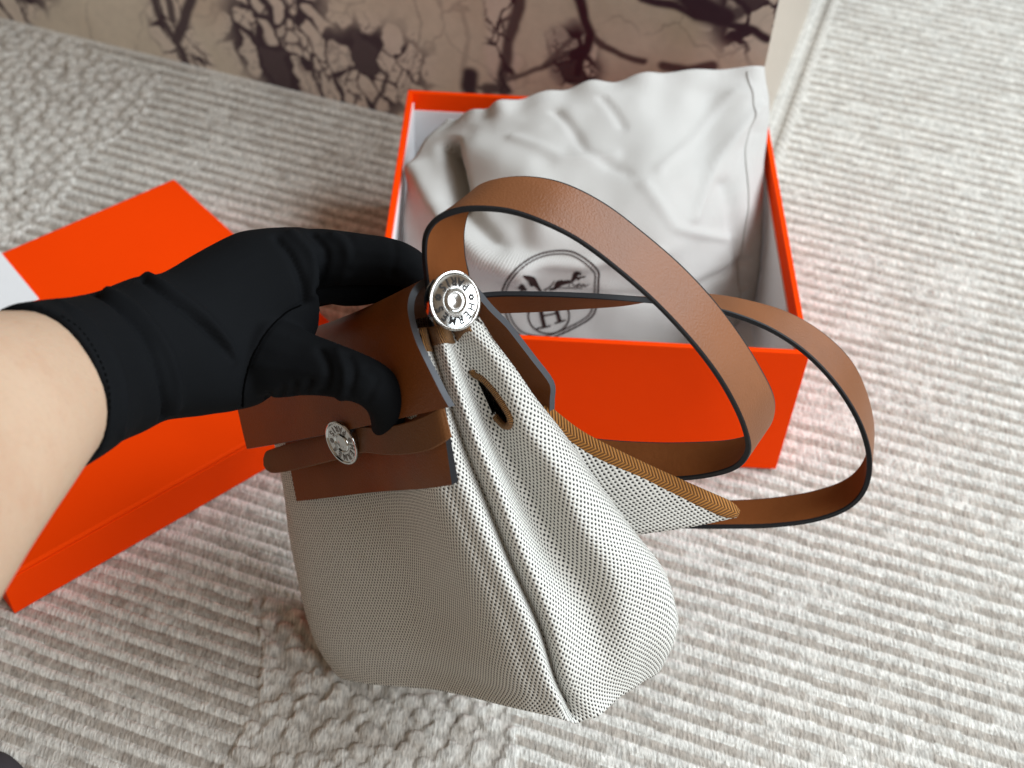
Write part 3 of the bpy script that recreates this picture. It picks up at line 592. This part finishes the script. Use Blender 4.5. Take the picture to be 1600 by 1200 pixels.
# leather panel under the lock strap, laid on the canvas front
def drape(name, Q, lift, th, mats, n=18):
    Q = A3(Q); V = []
    for i in range(n+1):
        v = i/n
        for j in range(n+1):
            u = j/n; p = (Q[0]*(1-u)+Q[1]*u)*(1-v)+(Q[3]*(1-u)+Q[2]*u)*v; h = hit(CB, *p); V.append(h[0]-ray(*p)*lift)
    V = np.array(V).reshape(n+1, n+1, 3); W2 = V.copy()
    for _ in range(8):
        W2[0, 1:-1] = (W2[0, :-2]+W2[0, 2:])/2; W2[-1, 1:-1] = (W2[-1, :-2]+W2[-1, 2:])/2; W2[1:-1, 1:-1] = (W2[:-2, 1:-1]+W2[2:, 1:-1]+W2[1:-1, :-2]+W2[1:-1, 2:])/4
    o = mesh(name, W2.reshape(-1, 3), gridfaces(n+1, n+1), mats, True, BAG); s_ = o.modifiers.new('s', 'SOLIDIFY'); s_.thickness = th; s_.offset = 0; s_.material_offset_rim = 1; s_.use_quality_normals = True
    e_ = o.modifiers.new('e', 'EDGE_SPLIT'); e_.split_angle = math.radians(50)
drape('front_panel', [(448, 680), (691, 628), (711, 755), (468, 782)], .0052, .0042, [M_LDARK, M_EDGEB])
# lock strap
BT = [((414, 716, .770), (415, 728)), ((418, 706, .768), (421, 735)), ((430, 701, .762), (434, 738)), ((470, 688, .738), (472, 731)), ((505, 676, .714), (508, 722)), ((535, 669, .690), (541, 714)), ((565, 667, .667), (570, 706)), ((598, 668, .645), (607, 709)), ((632, 662, .630), (640, 708)), ((662, 652, .619), (672, 702)), ((683, 641, .612), (694, 690)), ((693, 634, .611), (705, 682))]
C1 = cr([a for a, b in BT], 6); C2 = cr([b for a, b in BT], 6)
ribbon('lock_strap', [at(*p) for p in C1], [at(q[0], q[1], p[2]+.0005) for p, q in zip(C1, C2)], .003, [M_BELT, M_BELT], BAG, .0003)

# back pocket wing with its herringbone tape
def build_wing():
    top = cr([at(*p) for p in ((846, 640, .685), (900, 682, .688), (960, 714, .690), (1030, 747, .694), (1100, 778, .698), (1154, 801, .702))], 8)
    low = cr([at(*p) for p in ((930, 838, .705), (985, 834, .704), (1030, 829, .703), (1075, 822, .703), (1110, 815, .703), (1150, 806, .703))], 8)
    n = len(top); V = []; U = []; k = 14
    for i in range(n):
        for j in range(k):
            t = j/(k-1); p = top[i]*(1-t)+low[i]*t+FW*(-.004*math.sin(math.pi*t)*(1-i/n)); V.append(p); U.append((.085*i/n, .72*np.linalg.norm(low[i]-top[i])*t))
    wu, wv_ = cloth_uv(np.array(V).reshape(n, k, 3), np.array(U)[:, 0].reshape(n, k)*0, np.array(U)[:, 1].reshape(n, k)*0)
    o = mesh('back_pocket', V, gridfaces(n, k), M_CANVAS, True, BAG, np.stack([wu, wv_], -1).reshape(-1, 2)); s_ = o.modifiers.new('s', 'SOLIDIFY'); s_.thickness = .0015; s_.offset = 1
    # folded tape: flattened oval section
    V = []; U = []; k = 16; L = np.r_[0, np.cumsum(np.linalg.norm(np.diff(top, axis=0), axis=1))]
    dirs = np.gradient(top, axis=0); dirs /= np.linalg.norm(dirs, axis=1)[:, None]
    for i in range(n):
        T = dirs[i]; dn = UP*-1; dn = dn-T*(dn@T); dn /= np.linalg.norm(dn); nn = np.cross(T, dn); 
        if nn@FW > 0: nn = -nn
        w = .0050*(1 if i < n-4 else [1, .97, .9, .75, .45][i-n+5]); w2 = .0017
        for j in range(k):
            a = 2*math.pi*j/k; V.append(top[i]+dn*(w*math.cos(a)+.0006)+nn*w2*math.sin(a)); U.append((L[i], .5-.5*math.cos(a) if True else 0))
    mesh('herringbone_tape', V, gridfaces(n, k, True)+[tuple(range(k))[::-1], tuple(range((n-1)*k, n*k))], M_TRIM, True, BAG, U)
build_wing()

# studs
def lathe_local(prof, k=64):
    V = []; F = []
    for r, z in prof:
        for j in range(k): a = 2*math.pi*j/k; V.append((r*math.cos(a), r*math.sin(a), z))
    F = gridfaces(len(prof), k, True); V.append((0, 0, prof[-1][1])); c = len(V)-1; b = (len(prof)-1)*k
    F += [(b+j, b+(j+1) % k, c) for j in range(k)]; V.append((0, 0, prof[0][1])); F += [((j+1) % k, j, c+1) for j in range(k)]; return V, F
def letters(R):
    out = []
    def put(ch, ang, flip, r, size):
        cu = bpy.data.curves.new('t', 'FONT'); cu.body = ch; cu.align_x = 'CENTER'; cu.align_y = 'CENTER'; cu.size = size; cu.extrude = .00022; cu.offset = size*.028
        ob = bpy.data.objects.new('t', cu); COL.objects.link(ob); dg = bpy.context.evaluated_depsgraph_get(); dg.update(); ev = ob.evaluated_get(dg); me = ev.to_mesh()
        V = np.array([v.co[:] for v in me.vertices]); F = [tuple(p.vertices) for p in me.polygons]; ev.to_mesh_clear(); bpy.data.objects.remove(ob); bpy.data.curves.remove(cu)
        V[:, 0] *= .92; th = math.radians(ang); ro = th-math.pi/2 if not flip else th+math.pi/2
        X = V[:, 0]*math.cos(ro)-V[:, 1]*math.sin(ro)+r*math.cos(th); Y = V[:, 0]*math.sin(ro)+V[:, 1]*math.cos(ro)+r*math.sin(th); out.append((np.c_[X, Y, V[:, 2]], F))
    r = R*.655; sz = R*.40
    for i, c in enumerate('HERMES'): put(c, 345-i*27.5, False, r, sz)        # clockwise, tops outward
    for i, c in enumerate('PARIS'): put(c, 49+i*22.5, True, r, sz)           # counter-clockwise, tops inward
    V, F = merge(*out); return np.array(V), F
def rosette(R):
    parts = []
    for ang in (13, 172):
        cx, cy = R*.655*math.cos(math.radians(ang)), R*.655*math.sin(math.radians(ang))
        for k in range(6):
            a = k*math.pi/3; v, f = lathe_local([(R*.05, -.0002), (R*.05, .0002)], 10); parts.append((np.array(v)+[cx+R*.075*math.cos(a), cy+R*.075*math.sin(a), 0], f))
    return merge(*parts)
def build_stud(center, normal, upv, R, H, lm):
    n = A3(normal)/np.linalg.norm(normal); y = A3(upv)-n*(A3(upv)@n); y /= np.linalg.norm(y); x = np.cross(y, n)
    Mx = np.stack([x, y, n], 1); tr = lambda V: np.array(V)@Mx.T+center
    v, f = lathe_local([(R*.55, -H), (R*.9, -H), (R*.92, -H*.35), (R*.97, -.0012), (R, -.0004), (R, .0002), (R*.985, .0007), (R*.95, .0009), (R*.91, .0008), (R*.885, .0002), (R*.87, .00005), (R*.44, .0), (R*.425, .0006), (R*.395, .0009), (R*.365, .0006), (R*.35, .0001), (R*.33, .0000), (R*.2, .00035), (R*.02, .0005)])
    o = mesh('stud', tr(v), f, M_CHROME, True, BAG); e = o.modifiers.new('e', 'EDGE_SPLIT'); e.split_angle = math.radians(35)
    v, f = letters(R); mesh('stud_lettering', tr(v), f, lm, False, o); v, f = rosette(R); mesh('stud_rosette', tr(v), f, lm, False, o)
vd = -ray(711, 470); vd /= np.linalg.norm(vd)
build_stud(at(711, 470, .606), vd+RT*.648+UP*.060, UP+RT*.0, .0142, .007, M_LETTER)
vd2 = -ray(535, 692); vd2 /= np.linalg.norm(vd2)
build_stud(at(534, 692, .676), vd2-RT*1.15-UP*.62, UP, .0124, .005, M_LETTERP)
# small post joining lock stud and strap
def post(a, b, r, name):
    v, f = tube([A3(a), (A3(a)+A3(b))/2, A3(b)], r, 14); mesh(name, v, f, M_CHROME, True, BAG)
post(at(537, 691, .679), at(545, 690, .705), .005, 'stud_post')

# ------------------------------------------------------------------ person: forearm and gloved hand
def loft(secs, n=8, k=28, shrink=1.):
    C = []; UPV = []; HT = []
    for (U, L, d, ht) in secs:
        u, l = at(*U, d), at(*L, d); C.append((u+l)/2); UPV.append((u-l)/2); HT.append(ht)
    D = np.c_[np.array(C), np.array(UPV), np.array(HT)]; D = cr(D, n); C, Uv, H = D[:, :3], D[:, 3:6]*shrink, D[:, 6]*shrink; T = np.gradient(C, axis=0); V = []
    for c, u, h, t in zip(C, Uv, H, T):
        w = np.cross(t, u); w /= np.linalg.norm(w)
        for j in range(k):
            a = 2*math.pi*j/k; ca, sa = math.cos(a), math.sin(a); V.append(c+u*math.copysign(abs(ca)**.92, ca)+w*h*math.copysign(abs(sa)**.92, sa))
    r = len(C); return V, gridfaces(r, k, True)+[tuple(range(k))[::-1], tuple(range((r-1)*k, r*k))]
ico = None
def chain(P, step=.0022):
    global ico
    if ico is None:
        bm = bmesh.new(); bmesh.ops.create_icosphere(bm, subdivisions=2, radius=1); bm.verts.ensure_lookup_table(); ico = (np.array([v.co[:] for v in bm.verts]), [tuple(v.index for v in f.verts) for f in bm.faces]); bm.free()
    Q = cr([np.r_[at(*p[:3]), p[3]] for p in P], 30); L = np.linalg.norm(Q[-1, :3]-Q[0, :3]); Q = resample(Q, int(max(8, np.sum(np.linalg.norm(np.diff(Q[:, :3], axis=0), axis=1))/step)))
    return merge(*[(ico[0]*q[3]+q[:3], ico[1]) for q in Q])
ARM = [((-560, 610), (-330, 1430), .36, .040), ((-350, 560), (-185, 1150), .415, .040), ((-200, 520), (-62, 985), .465, .037), ((-100, 503), (62, 815), .51, .034), ((-8, 503), (130, 722), .55, .031), ((96, 492), (182, 672), .588, .026), ((175, 480), (245, 630), .614, .021), ((250, 480), (300, 600), .635, .016)]
GL = [((-14, 491), (133, 729), .547, .0325), ((42, 479), (160, 712), .566, .0315), ((92, 470), (182, 694), .584, .031), ((140, 459), (222, 676), .60, .030), ((200, 436), (262, 656), .615, .029), ((250, 428), (322, 648), .63, .0275), ((312, 393), (372, 641), .645, .026), ((372, 363), (415, 625), .656, .025), ((430, 356), (462, 575), .664, .0235), ((470, 356), (492, 520), .669, .021)]
body = loft(ARM, 8, 36)
# hand inside the glove closes the arm mesh
person = mesh('person', *body, M_SKIN, True); tag(person, 'bare forearm and hand reaching in from the left in a black glove', 'person')
FING = [[(455, 410, .668, .018), (505, 403, .668, .0155), (555, 404, .667, .0140), (600, 408, .668, .0128), (632, 416, .672, .0115), (660, 440, .684, .010), (676, 478, .702, .009)],
        [(455, 435, .680, .018), (505, 432, .686, .0150), (550, 440, .690, .0138), (600, 435, .694, .0125), (645, 440, .700, .011), (675, 480, .716, .009)],
        [(440, 450, .692, .017), (500, 440, .704, .014), (560, 440, .712, .0125), (620, 450, .718, .011), (660, 490, .732, .0085)],
        [(430, 460, .700, .015), (490, 440, .718, .012), (545, 440, .728, .0105), (600, 455, .738, .009), (630, 485, .748, .008)],
        [(392, 545, .650, .024), (430, 560, .643, .0205), (470, 568, .637, .0165), (512, 577, .631, .0140), (548, 587, .627, .0128), (580, 600, .626, .0120), (600, 622, .632, .0110), (606, 648, .643, .0096), (603, 676, .662, .0078)]]
gv, gf = merge(loft(GL, 8, 36), *[chain(p) for p in FING])
tmp = mesh('glove_tmp', gv, gf, M_GLOVE, True); rm = tmp.modifiers.new('r', 'REMESH'); rm.mode = 'VOXEL'; rm.voxel_size = .00135; rm.use_smooth_shade = True
ss = tmp.modifiers.new('s', 'SMOOTH'); ss.factor = .5; ss.iterations = 9
dg = bpy.context.evaluated_depsgraph_get(); dg.update(); gm = tmp.evaluated_get(dg).to_mesh()
GV = np.zeros(len(gm.vertices)*3); gm.vertices.foreach_get('co', GV); GV = GV.reshape(-1, 3); GN = np.zeros_like(GV).ravel(); gm.vertices.foreach_get('normal', GN); GN = GN.reshape(-1, 3); GF = [tuple(p.vertices) for p in gm.polygons]
tmp.evaluated_get(dg).to_mesh_clear(); bpy.data.objects.remove(tmp)
GB = bvh(GV, GF)
FOLD = [  # polyline in picture, amplitude, width
    ([(215, 425), (262, 452), (315, 490), (350, 530), (364, 558)], .0022, .0030), ([(224, 437), (264, 467), (312, 505), (350, 543), (362, 560)], -.0030, .0020),
    ([(140, 452), (185, 480), (225, 525), (248, 580), (258, 630), (255, 652)], -.0034, .0020), ([(160, 450), (215, 486), (258, 545), (275, 600), (272, 640)], .0022, .0034),
    ([(92, 470), (140, 500), (180, 560), (196, 620), (190, 680)], .0010, .0025), ([(100, 480), (128, 510), (158, 570), (165, 640), (150, 705)], -.0007, .0016),
    ([(432, 372), (455, 400), (472, 440), (476, 470)], -.0030, .0022), ([(455, 364), (485, 395), (492, 425), (486, 460)], .0016, .003), ([(488, 366), (508, 392), (506, 425), (496, 455)], -.0022, .0018), ([(520, 366), (542, 385), (546, 415), (535, 440)], .0013, .003), ([(545, 366), (552, 395), (545, 420)], -.0010, .002),
    ([(378, 640), (382, 600), (396, 555), (420, 515), (448, 488), (472, 476)], -.0011, .0011),
    ([(500, 545), (512, 575), (508, 605), (495, 618)], -.0020, .0022), ([(528, 548), (538, 575), (540, 605), (530, 625)], .0012, .0026), ([(545, 555), (552, 580), (545, 612)], -.0016, .002), ([(575, 575), (590, 590), (575, 625)], -.0010, .002),
    ([(415, 628), (420, 615)], -.0016, .0018), ([(438, 620), (442, 606)], -.0016, .0018), ([(458, 616), (460, 600)], -.0014, .0018), ([(478, 612), (484, 596)], -.0016, .0018), ([(612, 366), (618, 395), (612, 430)], -.0008, .002)]
disp = np.zeros(len(GV)); cordV = []
for P, a, w in FOLD:
    pts = [hit(GB, *p) for p in cr(P, 6) if hit(GB, *p) is not None]
    if len(pts) < 2: continue
    Q = resample(np.array([p[0] for p in pts]), 40); d = np.full(len(GV), 9.)
    for q in Q: d = np.minimum(d, np.linalg.norm(GV-q, axis=1))
    disp += a*(1.35 if a > 0 else 1.)*np.exp(-(d/w)**2)
sx, tx = GV@RT, GV@UP
disp += .0011*(fbm(sx*45+3, tx*45+9, 171, 3)-.5)
GV2 = GV+GN*disp[:, None]
glove = mesh('glove', GV2, GF, M_GLOVE, True, person)
# seam thread of the thumb gusset and the hem stitches
GB2 = bvh(GV2, GF)
def stitched(P, name, r=.00045, dash=0):
    pts = [hit(GB2, *p, .0002) for p in cr(P, 8)]; pts = resample(np.array([p[0] for p in pts if p is not None]), 90)
    if dash: vf = merge(*[tube(pts[i:i+3], r, 5) for i in range(0, 87, dash)])
    else: vf = tube(pts, r, 6)
    mesh(name, *vf, MB('black_thread', (.002, .002, .002), .9, Specular_IOR_Level=.0).m, True, glove)
stitched([(379, 640), (382, 600), (396, 555), (420, 515), (448, 488), (470, 477)], 'thumb_seam')
stitched([(96, 494), (128, 518), (160, 572), (172, 630), (160, 695)], 'hem_stitching', .0003, 4)
